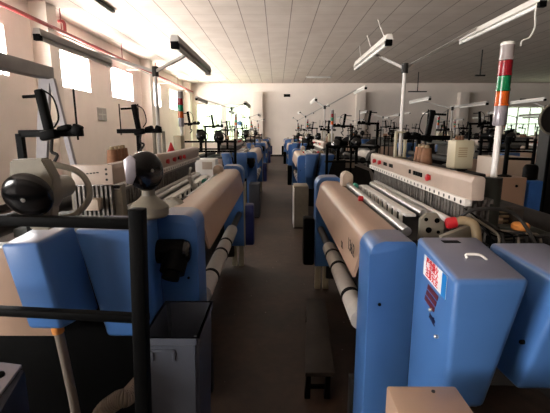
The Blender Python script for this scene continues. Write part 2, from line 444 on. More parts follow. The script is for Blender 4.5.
def loom(s, Y0, label):
    """s=+1 stands right of its aisle, -1 left. u = distance from the aisle axis."""
    right = s > 0
    W = 2.03 if right else 2.40
    U = 0.383 if right else 0.39
    zt = 1.105 if right else 1.15
    root = thing('loom', label, 'loom', (s * 1.15, Y0 + W / 2, 0))
    def B(mb, name, m, par=root): return mb.build(name, m, par, s)
    Y = Y0
    # --- covers
    zb = 0.10
    def cover_prof(u0, u1, z1, r, r2=0.03, z0=zb):
        return [(u0, z0)] + arc(u0 + r, z1 - r, r, 180, 90)[0:] + arc(u1 - r2, z1 - r2, r2, 90, 0) + [(u1, z0)]
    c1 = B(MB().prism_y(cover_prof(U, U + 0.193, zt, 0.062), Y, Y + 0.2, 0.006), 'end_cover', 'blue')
    B(MB().lathe((U + 0.05, Y - 0.004, 0.83), (0, 1, 0), [(0.007, 0), (0.007, 0.008)], 10), 'cover_hole', 'black', c1)
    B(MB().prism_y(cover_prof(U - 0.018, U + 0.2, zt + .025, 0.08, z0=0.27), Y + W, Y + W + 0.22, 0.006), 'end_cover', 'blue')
    if right:
        b2 = [(0.482, -.54, .765), (0.60, -.54, .765), (0.66, -.16, .50), (0.534, -.10, .50), (0.482, -.54, 1.155), (0.69, -.54, 1.155), (0.765, -.10, 1.155), (0.534, -.10, 1.155)]
        b3 = [(0.715, -.50, .79), (0.88, -.50, .79), (0.90, -.16, .77), (0.715, -.16, .77), (0.772, -.56, 1.15), (0.98, -.56, 1.15), (0.98, -.16, 1.15), (0.779, -.16, 1.15)]
    else:
        b2 = [(0.55, -.31, .68), (0.728, -.31, .68), (0.74, -.02, .68), (0.565, -.02, .68), (0.555, -.31, 1.155), (0.828, -.31, 1.155), (0.832, -.02, 1.155), (0.57, -.02, 1.155)]
        b3 = [(0.80, -.50, .82), (0.93, -.50, .82), (0.94, -.22, .78), (0.79, -.22, .765), (0.855, -.50, 1.158), (0.995, -.50, 1.148), (1.03, -.22, 1.15), (0.866, -.22, 1.158)]
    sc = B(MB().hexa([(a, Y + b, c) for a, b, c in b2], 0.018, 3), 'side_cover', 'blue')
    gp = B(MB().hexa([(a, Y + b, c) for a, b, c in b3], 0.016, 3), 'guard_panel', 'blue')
    if right:
        m = MB(); m.tube(bez([(0.60, Y - .36, 1.155), (0.60, Y - .355, 1.166), (0.635, Y - .365, 1.168), (0.655, Y - .375, 1.155)], 5), 0.004, 8)
        B(m, 'cover_handle', 'white', sc)
        B(MB().box(0.60, 0.66, Y - .19, Y - .16, 1.1545, 1.1565), 'cover_slot', 'black', sc)
        for yy, zz in ((-.36, .98), (-.44, .93)):
            B(MB().lathe((0.482 + .052 * (yy + .54) / .44 + .008, Y + yy, zz), (-1, 0, 0), [(.006, -0.02), (.006, .017), (.003, .02)], 10), 'rivet', 'steel', sc)
        B(MB().lathe((0.74, Y - .47, 0.93), (-1, 0, 0), [(.007, -0.02), (.007, .012), (.003, .016)], 10), 'rivet', 'black', gp)
    # --- breast cover, beige
    ub = U + 0.008
    zc = zt - .006
    prof = [(U - 0.026, zc - .225)] + arc(ub + .072, zc - .072, .072, 172, 90, 9) + [(U + 0.175, zc - .004), (U + 0.185, zc - .014), (U + 0.185, zc - .06), (U + 0.02, zc - .10), (U - 0.014, zc - .225)]
    bc = B(MB().prism_y(prof, Y + 0.2, Y + W), 'breast_cover', 'beige')
    # --- small gear housing at far end of weaving zone
    B(MB().prism_y([(U + .16, 1.08)] + arc(U + .205, 1.17, .045, 180, 0) + [(U + .25, 1.08)], Y + W - .35, Y + W - .22, .006), 'gear_housing', 'cream')
    # --- dark box and legs at the far end
    B(MB().box(U - 0.13, U - 0.025, Y + W + .02, Y + W + .16, 0.27, 0.74, 0.02), 'switch_box', 'blue_dark' if not right else 'black')
    if not right:
        B(MB().box(U - 0.035, U - 0.021, Y + W + 0.01, Y + W + .2, 0.26, 0.98, 0.004), 'edge_panel', 'boxgrey')
    # legs / side frames
    for yy in (Y + 0.22, Y + W + .06):
        B(MB().prism_y([(U + .1, .12), (U + .1, .95), (U + .35, 1.02), (.85, 1.04), (1.2, 1.0), (1.35, .95), (1.75, .8), (1.85, .5), (1.85, .12), (1.5, .1), (1.3, .3), (1.0, .3), (.8, .1)], yy, yy + 0.09, .008), 'side_frame', 'dark')
        for uu in (U + .02, U + .10, 1.65):
            B(MB().box(uu - .025, uu + .03, yy + (.03 if uu < 1 else .01), yy + (.09 if uu < 1 else .08), 0, 0.30, .004), 'leg', 'boxgrey' if uu < 1 and yy > Y + 1 else 'dark')
    B(MB().box(U + .25, U + .4, Y + .31, Y + W + .06, 0.3, 0.48, .01), 'cross_beam', 'dark')
    B(MB().box(1.25, 1.4, Y + .31, Y + W + .06, 0.3, 0.5, .01), 'cross_beam', 'dark')
    # --- rollers
    cr = B(MB().cyl((U + .03, Y + .23, .64), (U + .03, Y + W * .70, .64), .052, 24), 'cloth_roll', 'cloth')
    for yy in (.48, .93, 1.2):
        B(MB().cyl((U + .03, Y + yy, .64), (U + .03, Y + yy + .035, .64), .0555, 24), 'band', 'black', cr)
    B(MB().cyl((U + .03, Y + W * .70, .64), (U + .03, Y + W + .03, .64), .03, 12), 'roll_shaft', 'dark')
    B(MB().cyl((U + .215, Y + .2, 1.095), (U + .215, Y + W - .2, 1.11), .021, 16), 'guide_roller', 'steel')
    B(MB().box(U + .17, U + .19, Y + .25, Y + W - .1, 1.06, 1.095), 'temple_bar', 'dark')
    B(MB().lathe((U + .165, Y + 1.0, 1.11), (1, 0, 0), [(.018, -.01), (.018, .02)], 10), 'temple_button', 'red')
    B(MB().lathe((U + .25, Y + 1.58, 1.115), (0, 1, 0), [(.02, -.03), (.02, .03)], 12), 'end_cap', 'teal')
    mb = MB(); mb.box(.66, .715, Y + .42, Y + W - .5, 1.115, 1.13, .003)
    nt_ = 11
    for k in range(nt_):
        yy = Y + .46 + k * (W - 1.0) / (nt_ - 1)
        mb.box(.645, .66, yy, yy + .022, 1.07, 1.13)
        mb.hexa([(.63, yy, 1.055), (.66, yy, 1.055), (.66, yy + .022, 1.055), (.63, yy + .022, 1.055), (.645, yy, 1.09), (.66, yy, 1.09), (.66, yy + .022, 1.09), (.645, yy + .022, 1.09)])
    B(mb, 'reed_guide', 'white')
    B(MB().cyl((.765, Y + .45, 1.125), (.765, Y + W - .45, 1.13), .022, 16), 'back_roller', 'steel')
    B(MB().box(.815, .845, Y + .3, Y + W - .3, 1.115, 1.14, .003), 'sley_rail', 'white')
    B(MB().box(U + .15, .9, Y + .25, Y + W, .98, 1.04, .005), 'sley_bed', 'dark')
    # healds
    for k in range(5):
        mb = MB(); uu = .875 + k * .03
        mb.box(uu, uu + .012, Y + .25, Y + W - .02, 1.215, 1.235); mb.box(uu, uu + .012, Y + .25, Y + W - .02, .98, 1.0)
        for q in range(46):
            yy = Y + .27 + q * (W - .33) / 45
            mb.box(uu + .003, uu + .009, yy, yy + (.022 if (q + k) % 3 else .012), 1.0, 1.215)
        B(mb, 'heald_frame', 'heald')
    # --- top beam with buttons, perforated strip
    yb0, yb1 = (Y + .18, Y + W + .05) if right else (Y + .22, Y + W + .1)
    zb_ = 0 if right else .025; ue = .925 if right else .935
    tb = B(MB().prism_y([(.868, 1.242 + zb_), (.862, 1.325 + zb_), (.872, 1.35 + zb_), (ue - .01, 1.35 + zb_), (ue, 1.34 + zb_), (ue, 1.242 + zb_)], yb0, yb1, .005), 'top_beam', 'beam')
    B(MB().box(ue + .02, 1.16 if right else 1.2, Y + .62, yb1 - .05, 1.24, 1.315, .006), 'rear_beam', 'dark')
    for yy in (Y + .66, Y + W - .3): B(MB().box(ue - .004, ue + .024, yy, yy + .06, 1.26, 1.30), 'beam_spacer', 'dark')
    B(MB().box(.85, .885, yb0 + .02, yb1 - .02, 1.213 + zb_, 1.244 + zb_, .003), 'perforated_strip', 'perf_right' if right else 'perf_left', tb)
    for a, ww in ((.60, .022), (.64, .022), (.68, .022), (.72, .022), (.80, .022), (1.20, .028), (1.25, .028), (1.36, .028), (1.41, .028)):
        B(MB().box(.8575, .867, yb0 + a, yb0 + a + ww, 1.278 + zb_, 1.303 + zb_), 'switch', 'black', tb)
    for a in ((.48, 1.55, 1.72) if right else (1.0, 1.2, 1.4, 1.55)):
        B(MB().lathe((.8655, yb0 + a, 1.29 + zb_), (-1, 0, 0), [(.016, 0), (.016, .012), (.02, .012), (.02, .022), (.012, .026)], 14), 'button', 'red', tb)
    if not right:
        B(MB().box(.866, 1.088, yb0 - .012, yb0 + .012, 1.268, 1.374, .006), 'beam_end_panel', 'beam', tb)
        yb0 -= .0125
        for du, dz in ((.03, .03), (.03, .06), (.03, .085)): B(MB().cyl((.87 + du, yb0 - .002, 1.265 + dz), (.87 + du, yb0 + .006, 1.265 + dz), .0065, 8), 'panel_screw', 'dark', tb)
        mb = MB()
        for k in range(6): mb.box(.94 + k * .018, .952 + k * .018, yb0 - .002, yb0 + .004, 1.33 - .002 * k, 1.336 - .002 * k)
        B(mb, 'panel_marking', 'dark', tb)
        B(MB().box(.84, 1.12, yb0 + .04, yb0 + .1, .98, 1.26, .005), 'end_plate', 'greybeige')
        mb = MB()
        for k in range(9): mb.box(.88 + k * .024, .892 + k * .024, yb0 + .0, yb0 + .035, 1.1, 1.262)
        B(mb, 'dropper_pins', 'heald')
        B(MB().box(.93, 1.0, yb0 - .06, yb0 - .0, 1.14, 1.20, .004), 'terminal_block', 'cream')
    # arch (beam support to back)
    B(MB().prism_y([(1.085, 1.0), (1.085, 1.235), (1.25, 1.22), (1.5, 1.05), (1.5, .95)], Y + W - .1, Y + W - .02, .006), 'arch_plate', 'dark')
    B(MB().prism_y([(1.085, 1.0), (1.085, 1.09), (1.25, 1.09), (1.5, 1.0), (1.5, .95)], Y + .3, Y + .38, .006), 'arch_plate', 'darkgreen')
    B(MB().cyl((1.62, Y + .2, 1.0), (1.62, Y + W + .1, 1.0), .06, 20), 'back_rest_roller', 'dark')
    wb = B(MB().cyl((1.55, Y + .33, .56), (1.55, Y + W, .56), .26, 28), 'warp_beam', 'yarn')
    for yy in (Y + .31, Y + W - .01):
        B(MB().cyl((1.55, yy, .56), (1.55, yy + .02, .56), .36, 32), 'flange', 'steel', wb)
    # control box on beam
    if right:
        cb = B(MB().box(1.03, 1.14, Y + .74, Y + .85, 1.33, 1.495, .006), 'control_box', 'boxgrey')
        mb = MB()
        for k in range(5): mb.box(1.05, 1.10, Y + .738, Y + .7415, 1.40 + k * .012, 1.406 + k * .012)
        B(mb, 'vent_slots', 'tan', cb)
        B(MB().box(1.05, 1.11, Y + .76, Y + .83, 1.312, 1.332), 'box_mount', 'dark', cb)
        # gear plate with holes at the near end of the weaving zone
        mb = MB(); mb.prism_y([(.66, 1.04), (.66, 1.15), (.685, 1.178), (.735, 1.178), (.77, 1.13), (.77, 1.04)], Y + .21, Y + .235, .003)
        gpl = B(mb, 'gear_plate', 'greybeige')
        for a, b, r in ((.685, 1.15, .009), (.735, 1.145, .012), (.70, 1.10, .014), (.745, 1.09, .008), (.675, 1.06, .007)): B(MB().cyl((a, Y + .207, b), (a, Y + .212, b), r, 12), 'plate_hole', 'black', gpl)
        mb = MB(); mb.tube(bez([(.78, Y + .13, 1.155), (.815, Y + .12, 1.165), (.85, Y + .1, 1.15), (.86, Y + .08, 1.08), (.85, Y + .06, 1.0)], 6), .02, 12)
        hz = B(mb, 'suction_hose', 'tan')
        B(MB().lathe((.745, Y + .135, 1.148), (1, -.1, .2), [(.02, 0), (.025, .01), (.025, .04), (.02, .045)], 14), 'hose_cap', 'red', hz)
        B(MB().hexa([(.68, Y + .02, 1.08), (.84, Y + .1, 1.08), (.84, Y + .13, 1.08), (.68, Y + .05, 1.08), (.68, Y + .02, 1.12), (.84, Y + .1, 1.15), (.84, Y + .13, 1.15), (.68, Y + .05, 1.12)], .004), 'linkage_bar', 'greybeige')
        B(MB().box(.60, 1.25, Y - .08, Y + .2, .72, 1.03, .01), 'gear_case', 'dark')
        for k in range(9):
            a = random.uniform(-.03, .03)
            pts = [(.86 + .012 * k, Y + .22, 1.20 - .012 * k), (.90 + .018 * k + a, Y + .17 + a, 1.17 - .014 * k), (.94 + .03 * k, Y + .14 + a, 1.10 + .02 * a), (.92 + .034 * k, Y + .08, 1.04), (.90 + .05 * k, Y + .0, 1.03)]
            B(MB().tube(bez(pts, 6), .004 + .002 * (k % 3), 8), 'cable', ('black', 'cable', 'dark')[k % 3])
        mb = MB()
        mb.tube(bez([(.80, Y + .2, 1.08), (.83, Y + .15, 1.19), (.92, Y + .14, 1.215), (1.05, Y + .16, 1.19), (1.1, Y + .12, 1.12), (1.08, Y, 1.05)], 7), .008, 10)
        B(mb, 'cable', 'dark')
        vb = B(MB().box(1.16, 1.215, Y + .34, Y + .42, 1.062, 1.175, .006), 'valve_block', 'wood')
        for k in range(4): B(MB().cyl((.96, Y + .36, 1.085 + .024 * k), (1.162, Y + .375, 1.08 + .024 * k), .007, 8), 'air_pipe', 'tan', vb)
        B(MB().box(1.0, 1.34, Y + .05, Y + .42, 1.0, 1.06, .006), 'rear_tray', 'black')
        pl = B(MB().box(1.06, 1.42, Y - .05, Y - .02, .88, 1.03, .006), 'rear_plate', 'cream')
        B(MB().cyl((1.17, Y - .053, .975), (1.17, Y - .049, .975), .016, 14), 'plate_hole', 'black', pl)
        B(MB().cyl((1.04, Y + .33, 1.06), (1.04, Y + .33, 1.33), .04, 18), 'tower_base', 'darkgreen')
    else:
        cb = B(MB().box(.98, 1.06, Y + 2.2, Y + 2.34, 1.314, 1.50, .006), 'control_box', 'boxgrey')
        # black drive motor on the end cover
        mo = B(MB().cyl((U + .225, Y - .060, .985), (U + .045, Y - .062, .985), .056, 22), 'drive_motor', 'black')
        B(MB().lathe((U + .045, Y - .062, .985), (-1, 0, 0), [(.056, 0), (.052, .012), (.036, .022)], 22), 'motor_cap', 'dome', mo)
        mb = MB(); mb.cyl((U + .085, Y - .07, .975), (U + .095, Y - .13, .905), .058, 20); mb.cyl((U + .095, Y - .13, .905), (U + .10, Y - .15, .88), .04, 16)
        B(mb, 'motor_gearbox', 'black', mo)
        B(MB().box(U + .06, U + .20, Y - .04, Y + .002, .93, 1.03, .006), 'motor_bracket', 'black', mo)
        B(MB().box(.60, 1.2, Y + .0, Y + .22, .72, 1.05, .01), 'gear_case', 'dark')
        B(MB().box(.62, 1.75, Y + .0, Y + .03, .02, .715, .006), 'shade_sheet', 'black')  # added black sheet standing in for the shaded clutter underneath
        B(MB().box(1.03, 1.66, Y - .16, Y - .12, .60, 1.03, .006), 'rear_plate', 'beige')
        gw = B(MB().lathe((.60, Y + .36, 1.10), (0, 1, 0), [(.035, -.05), (.07, -.045), (.075, .02), (.05, .03)], 22), 'ratchet_wheel', 'greybeige')
        B(MB().cyl((U + .19, Y + .5, 1.105), (U + .19, Y + .62, 1.105), .035, 18), 'knob', 'dark')
        mb = MB(); mb.rbox((.66, Y + 1.15, 1.17), (.03, .06, .09), (0.3, .3, 0), .006); mb.rbox((.67, Y + 1.15, 1.24), (.02, .03, .07), (0.4, -.3, 0), .004)
        mb.cyl((.64, Y + 1.13, 1.13), (.64, Y + 1.17, 1.13), .025, 12)
        B(mb, 'lever', 'steel')
        B(MB().box(.47, .62, Y + W - .1, Y + W + .1, 1.10, 1.13, .004), 'tray', 'steel')
        B(MB().box(U - .037, U - .0345, Y + W + .03, Y + W + .08, .985 - .06, .985 - .005), 'tag', 'white')
    return root, bc, sc

loomR, bcR, scR = loom(1, 1.54, 'blue and beige loom right of the aisle, closest to the camera, white and red sticker')
loomL, bcL, scL = loom(-1, 1.84, 'blue and beige loom left of aisle behind black rail, black motor on its end')

# marks on the nearest right loom: inked number on the breast cover, sticker and badge on the side cover
faceX = Matrix(((0, 0, -1), (-1, 0, 0), (0, 1, 0)))           # text plane seen from the aisle (reads towards -Y, up +Z, faces -X)
put_text('inked_number', '1362', 0.085, 'ink', bcR, (0.3645, 1.85, .985), faceX, 0.001)
put_text('inked_mark', '22', 0.05, 'ink', bcR, (0.3595, 2.08, .93), faceX, 0.001)

def on_side(y, z):
    """a point on the leaning aisle face of the side cover of the nearest right loom (slightly proud of it)"""
    t = (y - 1.0) / 0.44; top = bot = 0.482 + 0.052 * t
    k = (z - 0.775) / 0.38
    return bot + (top - bot) * k
def decal(name, y_far, y_near, z0, z1, m, parent, proud, skew=0.0, rise=0.0):
    mb = MB(); q = []
    for dx in (proud, proud + 0.001):
        for (y, z) in ((y_far - skew, z0), (y_near - skew, z0), (y_near, z1), (y_far, z1)):
            z += rise * (1.31 - y) / .24; q.append((on_side(y, z) - dx, y, z))
    return mb.hexa(q).build(name, m, parent)
st = decal('warning_sticker', 1.31, 1.06, 1.054, 1.126, 'sticker', scR, 0.001, rise=.014)
decal('sticker_bar', 1.10, 1.06, 1.054, 1.126, 'stickerblue', st, 0.0022, rise=.014)
tilt = math.atan(0.052 / 0.44)
fx = Matrix.Rotation(-tilt, 3, 'Z') @ faceX
put_text('sticker_lettering', '严禁烟火\n注意安全', 0.036, 'redink', st, (on_side(1.207, 1.099) - 0.003, 1.207, 1.097), fx @ Matrix.Rotation(R(3), 3, 'Z'), 0.0)
bd = None
for k in range(3):
    o = decal('badge', 1.24 + .012 * k, 1.125 + .012 * k, 1.022 - .024 * k, 1.040 - .024 * k, 'maroon', scR, 0.001, -0.006, .014)
put_text('badge_lettering', 'smit', 0.038, 'navyink', scR, (on_side(1.17, 0.96) - 0.002, 1.17, 0.955), fx, 0.0006, 0.2)

# ------------------------------------------------------------------ fluorescent work lamps on posts
def fixture(parent, x, y0, z, s, dark=False, L=1.25):
    f = MB(); f.prism_y([(x - .035, z - .015), (x - .022, z + .035), (x + .022, z + .035), (x + .035, z - .015)], y0, y0 + L, .004)
    fo = f.build('lamp_housing', 'lampgrey' if dark else 'white', parent, s)  # left housings grey: their backlit underside put into the colour
    MB().cyl((x, y0 + .03, z - .03), (x, y0 + L - .03, z - .03), .016, 12).build('fluorescent_tube', 'tube', fo, s)
    for a in (y0 - .004, y0 + L - .03):
        MB().box(x - .026, x + .026, a, a + .034, z - .05, z - .005, .003).build('lamp_holder', 'black' if a < y0 else 'white', fo, s)
    return fo
def lamp(s, px, py, pz, A, Bq, dark, label):
    t = thing('work_lamp', label, 'lamp', (s * px, py, 1.3165))
    mb = MB(); mb.box(px - .05, px + .05, py - .03, py + .03, 1.3165, 1.325); mb.box(px - .05, px - .032, py - .02, py + .02, 1.32, 1.53); mb.box(px + .032, px + .05, py - .02, py + .02, 1.32, 1.53); mb.box(px - .05, px + .05, py - .02, py + .02, 1.53, 1.545)
    mb.build('bracket', 'boxgrey' if s > 0 else 'greybeige', t, s)
    MB().cyl((px, py, 1.326), (px, py, pz), .016, 12).build('post', 'whitepole' if s > 0 else 'lampgrey', t, s)
    for (lx, ly, lz, fr) in (A, Bq):
        MB().bar((px, py, pz - .02), (lx, ly + 1.25 * fr, lz + .04), .022, .022).build('arm', 'lampgrey', t, s)
        fixture(t, lx, ly, lz, s, dark)
    MB().cyl((px, py, pz - .06), (px, py, pz + .02), .028, 12).build('clamp', 'dark', t, s)
    return t
lampR = lamp(1, 1.085, 3.48, 2.09, (.856, 3.17, 2.24, .55), (1.90, 3.02, 2.47, .75), False, 'white double fluorescent lamp on a pale post above the nearest loom right of aisle')
# loose wires standing off the lamp and a hanging cord
for (a, b) in (((.856, 3.30, 2.27), (.80, 3.34, 2.42)), ((.856, 3.75, 2.27), (.82, 3.78, 2.40)), ((.856, 4.2, 2.27), (.84, 4.22, 2.40))):
    MB().cyl(a, b, .004, 6).build('wire', 'white', lampR)
MB().tube(bez([(1.88, 3.06, 2.46), (1.87, 3.05, 2.38), (1.885, 3.06, 2.3), (1.85, 3.05, 2.22), (1.80, 3.05, 2.20), (1.79, 3.05, 2.16)], 5), .006, 8).build('cord', 'white', lampR)
lampL = lamp(-1, 1.03, 3.45, 2.06, (.66, 2.66, 2.12, .45), (1.73, 2.98, 2.24, .75), True, 'double fluorescent lamp greyed as if backlit, on a post above nearest loom left of aisle')

# ------------------------------------------------------------------ signal towers
def tower(x, y, z0, ztop, label, r=.030):
    t = thing('signal_tower', label, 'signal light', (x, y, z0))
    h = .067; zt = ztop - 4 * h - .09
    MB().cyl((x, y, z0), (x, y, zt), .015, 14).build('pole', 'whitepole', t)
    MB().lathe((x, y, zt), (0, 0, 1), [(.026, 0), (r, .008), (r, .086), (r - .002, .09)], 22).build('collar', 'silver', t)
    for k, nm in enumerate(('amberlens', 'greenlens', 'redlens', 'clearlens')):
        zz = zt + .09 + k * h
        MB().lathe((x, y, zz), (0, 0, 1), [(r + .001, 0), (r + .001, .01), (r - .001, .011), (r - .001, h - .002)], 22).build(('amber_lens', 'green_lens', 'red_lens', 'clear_lens')[k], nm, t)
    MB().lathe((x, y, ztop), (0, 0, 1), [(r, -.002), (r, .006), (r * .8, .012)], 22).build('cap', 'white', t)
    return t
towR = tower(1.04, 1.87, 1.3315, 1.93, 'tall red, green and amber signal tower on white pole above the right foreground loom')
towL = tower(-1.015, 4.22, 1.3165, 1.95, 'red, green and amber signal tower at far end of the nearest loom left of aisle')

# ------------------------------------------------------------------ weft feeders, stands, creels, cones
def feeder_stand(s, Yc, u0, u1, zt, zm, label, skew=0.0, two=True, lean=0.0):
    t = thing('feeder_stand', label, 'stand', (s * (u0 + u1) / 2, Yc, 0))
    d = .042
    MB().bar((u0 + lean, Yc, 0), (u0, Yc, zt + .03), d, d, bev=.004).build('post', 'black', t, s)
    MB().bar((u1, Yc + skew, 0), (u1, Yc + skew, zt + .02), d, d, bev=.004).build('post', 'black', t, s)
    if two: MB().bar((u0 + .13, Yc + skew * .1, zm), (u0 + .13, Yc + skew * .1, zt + .03), d * .8, d * .8).build('post', 'black', t, s)
    MB().bar((u0 - .015, Yc, zt - .015), (u1 + .05, Yc + skew, zt - .015), .032, .031, bev=.004).build('rail', 'black', t, s)
    MB().bar((u0 - .01, Yc, zm - .012), (u1 + .05, Yc + skew, zm - .012), .032, .025, bev=.004).build('rail', 'black', t, s)
    for u, yy in ((u0 + lean, Yc), (u1, Yc + skew)):
        MB().box(u - .06, u + .06, yy - .1, yy + .1, 0, .012, .003).build('foot', 'black', t, s)
    return t
standL = feeder_stand(-1, 1.10, .402, 1.62, 1.30, 1.0, 'black square-tube rail with tall post, across the left foreground', .13, False, .05)

def weft_feeder(s, u, y, z, label, az=0.0, tilt=0.0, foot=None, grey=True, r=.08, deep=.03, group=None, full=True):
    """black domed disc on a cast housing; dome looks along -Y turned by az."""
    t = thing('weft_feeder', label, 'weft feeder', (s * u, y, foot if foot is not None else z - .1), group)
    d = Vector((math.sin(az), -math.cos(az), math.sin(tilt))).normalized()
    side = d.cross(Vector((0, 0, 1))).normalized()
    c = Vector((u, y, z)); m_h = 'greybeige' if grey else 'black'
    prof = [(r * .96, -.022), (r, -.014), (r, 0)] + [(r * math.cos(R(a)), deep * math.sin(R(a))) for a in (15, 30, 45, 60, 75, 86)]
    dm = MB().lathe(c, d, prof, 40).build('dome', 'dome', t, s)
    MB().lathe(c + d * (deep - .001), d, [(.007, -.004), (.007, .004), (.003, .005)], 12).build('bolt', 'steel', dm, s)
    b = Vector((-d.x, -d.y, 0)).normalized()
    if full: MB().lathe(c + b * .03, b, [(r * .8, 0), (r * .95, .02), (r * .95, .055), (r * .6, .08), (r * .55, .22), (r * .3, .24)], 28).build('motor_housing', m_h, t, s)
    h0 = c + b * .03
    mb = MB()
    pts = []
    if not full:
        mb.lathe((u + .02, y + .06, foot), (0, 0, 1), [(.08, 0), (.088, .01), (.088, .045), (.07, .065), (.05, .08), (.03, .10), (.028, z - foot - .02)], 24)
        mb.build('base', m_h, t, s)
        return t
    for off in (0.0, .055):
        for (a, q) in ((-.045, -.12), (.02, -.12), (.075, .02), (.06, .115), (-.045, .12), (-.075, .05)):
            pts.append(h0 + b * off + side * (-a) + Vector((0, 0, q)))
    v = [mb.bm.verts.new(p) for p in pts]; n = 6
    mb.bm.faces.new(v[:6]); mb.bm.faces.new(v[6:][::-1])
    for i in range(n): mb.bm.faces.new([v[i], v[n + i], v[n + (i + 1) % n], v[(i + 1) % n]])
    bmesh.ops.bevel(mb.bm, geom=mb.bm.edges[:], offset=.006, segments=2, affect='EDGES')
    mb.build('housing', m_h, t, s)
    if foot is not None:
        MB().bar(h0 + b * .03 + Vector((0, 0, -.1)), Vector((h0.x, h0.y, foot)) + b * .03, .045, .05, bev=.004).build('bracket', m_h, t, s)
    mb = MB(); mb.tube(bez([h0 + b * .12 + side * (-.02) + Vector((0, 0, .10)), h0 + b * .13 + side * .10 + Vector((0, 0, .06)), h0 + b * .12 + side * .135 + Vector((0, 0, -.02)), h0 + b * .10 + side * .09 + Vector((0, 0, -.085)), h0 + b * .08 + side * .02 + Vector((0, 0, -.10))], 7), .011, 10)
    mb.build('hose_loop', m_h, t, s)
    return t
feedA = weft_feeder(-1, .805, 1.235, 1.342, 'round black dome on a grey cast housing, fixed on the black rail at far left', az=-.05, tilt=-.36, foot=1.285, r=.077, deep=.024)
feedB = weft_feeder(-1, .575, 1.72, 1.375, 'black dome with white rim on grey base, standing over the left loom covers', az=-1.0, tilt=.1, foot=1.1575, r=.088, deep=.035, full=False)
MB().prism_y([(.64, 1.33), (.645, 1.43), (.615, 1.452), (.595, 1.43), (.598, 1.36), (.615, 1.325)], 1.64, 1.648, .002).build('side_plate', 'silver', feedB, -1)

def creel(s, u, y, label, group=None, z0=0.0, dz=0.0, k=1.0, back=.03):
    t = thing('yarn_arm_stand', label, 'yarn stand', (s * u, y, z0), group)
    za = 1.545 + dz
    MB().bar((u, y, z0), (u, y, za), .03, .03).build('post', 'black', t, s)
    MB().box(u - .05, u + .05, y - .05, y + .05, z0, z0 + .01).build('foot', 'black', t, s)
    MB().bar((u + back, y, za), (u + back - .36 * k, y, za + .005), .03, .035, bev=.004).build('arm', 'black', t, s)
    c = u + back
    MB().rbox((c - .17 * k, y - .02, za + .095), (.038, .04, .23), (0, .14, 0), .008).build('yarn_tensioner', 'black', t, s)
    mb = MB(); mb.rbox((c - .19 * k, y - .03, za - .005), (.08, .06, .045), (0, .2, 0), .01); mb.rbox((c - .33 * k, y, za + .02), (.045, .04, .05), (0, -.4, 0), .008); mb.rbox((c - .26 * k, y, za + .025), (.06, .05, .03), (0, .3, 0), .008)
    mb.build('clamp', 'black', t, s)
    for q in ((.33,) if z0 == 0 else (.03, .18)): MB().cyl((c - q * k, y, za - .03), (c - q * k, y, za + .215), .005, 8).build('rod', 'black', t, s)
    MB().cyl((c - .05, y - .02, za + .175), (c - .17 * k, y - .02, za + .18), .008, 8).build('crossbar', 'black', t, s)
    MB().tube(bez([(c - .20 * k, y - .03, za - .025), (c - .19 * k, y - .03, za - .085), (c - .22 * k, y - .03, za - .105), (c - .18 * k, y - .03, za - .16)], 5), .008, 8).build('hook', 'dark', t, s)
    MB().tube(bez([(c - .17 * k, y - .03, za + .21), (c - .23 * k, y - .03, za + .17), (c - .25 * k, y - .03, za + .08), (c - .22 * k, y - .03, za + .03)], 5), .004, 6).build('wire', 'black', t, s)
    return t
creelL = creel(-1, 1.275, 1.96, 'black yarn arm with upright tensioner standing in front of the grey A-frame gantry', dz=-.01, k=.87, back=.0)
creelR = creel(1, 1.10, 3.08, 'black yarn arm with upright tensioner on the foreground right loom, beside the control box', z0=1.3165, dz=-.05, back=.24)
creelB = creel(-1, 1.12, 3.2, 'black yarn arm with two thin rods on the left foreground loom, before its lamp post', z0=1.3165, dz=0, back=.17)

def cone(x, y, z, label, group, m='cone', h=.115):
    t = thing('yarn_cone', label, 'yarn cone', (x, y, z), group)
    MB().lathe((x, y, z), (0, 0, 1), [(.036, 0), (.04, .006), (.03, h - .004), (.026, h)], 16).build('yarn_package', m, t)
    MB().lathe((x, y, z + h), (0, 0, 1), [(.016, 0), (.013, .02)], 12).build('cardboard_tube', 'tan', t)
    return t
names = ['first', 'second', 'third', 'fourth', 'fifth']
for k in range(4):
    cone(-1.05 - .012 * k, 2.5 + .09 * k, 1.3165, 'brown yarn cone on the left foreground loom beam, %s from the camera' % names[k], 'brown cones on the left loom beam')
for k in range(3):
    cone(1.05 + .01 * k, 2.76 + .1 * k, 1.3165, 'brown yarn cone on the right foreground loom beam, %s from the camera' % names[k], 'brown cones on the right loom beam')
t = thing('signal_cone', 'small red cone on the left loom beam near its lamp post', 'cone', (-.985, 3.66, 1.3165))
MB().lathe((-.985, 3.66, 1.3165), (0, 0, 1), [(.05, 0), (.05, .01), (.006, .125), (.003, .128)], 18).build('cone_body', 'red', t)
t = thing('yarn_spool', 'orange topped yarn spool on black tray at the right edge', 'yarn spool', (1.12, 1.75, 1.0615))
MB().lathe((1.12, 1.75, 1.0615), (0, 0, 1), [(.03, 0), (.032, .005), (.028, .035), (.026, .04)], 18).build('spool_base', 'greybeige', t)
MB().lathe((1.12, 1.75, 1.10), (0, 0, 1), [(.030, 0), (.038, .006), (.038, .026), (.030, .034), (.01, .035)], 20).build('yarn_winding', 'orange', t)

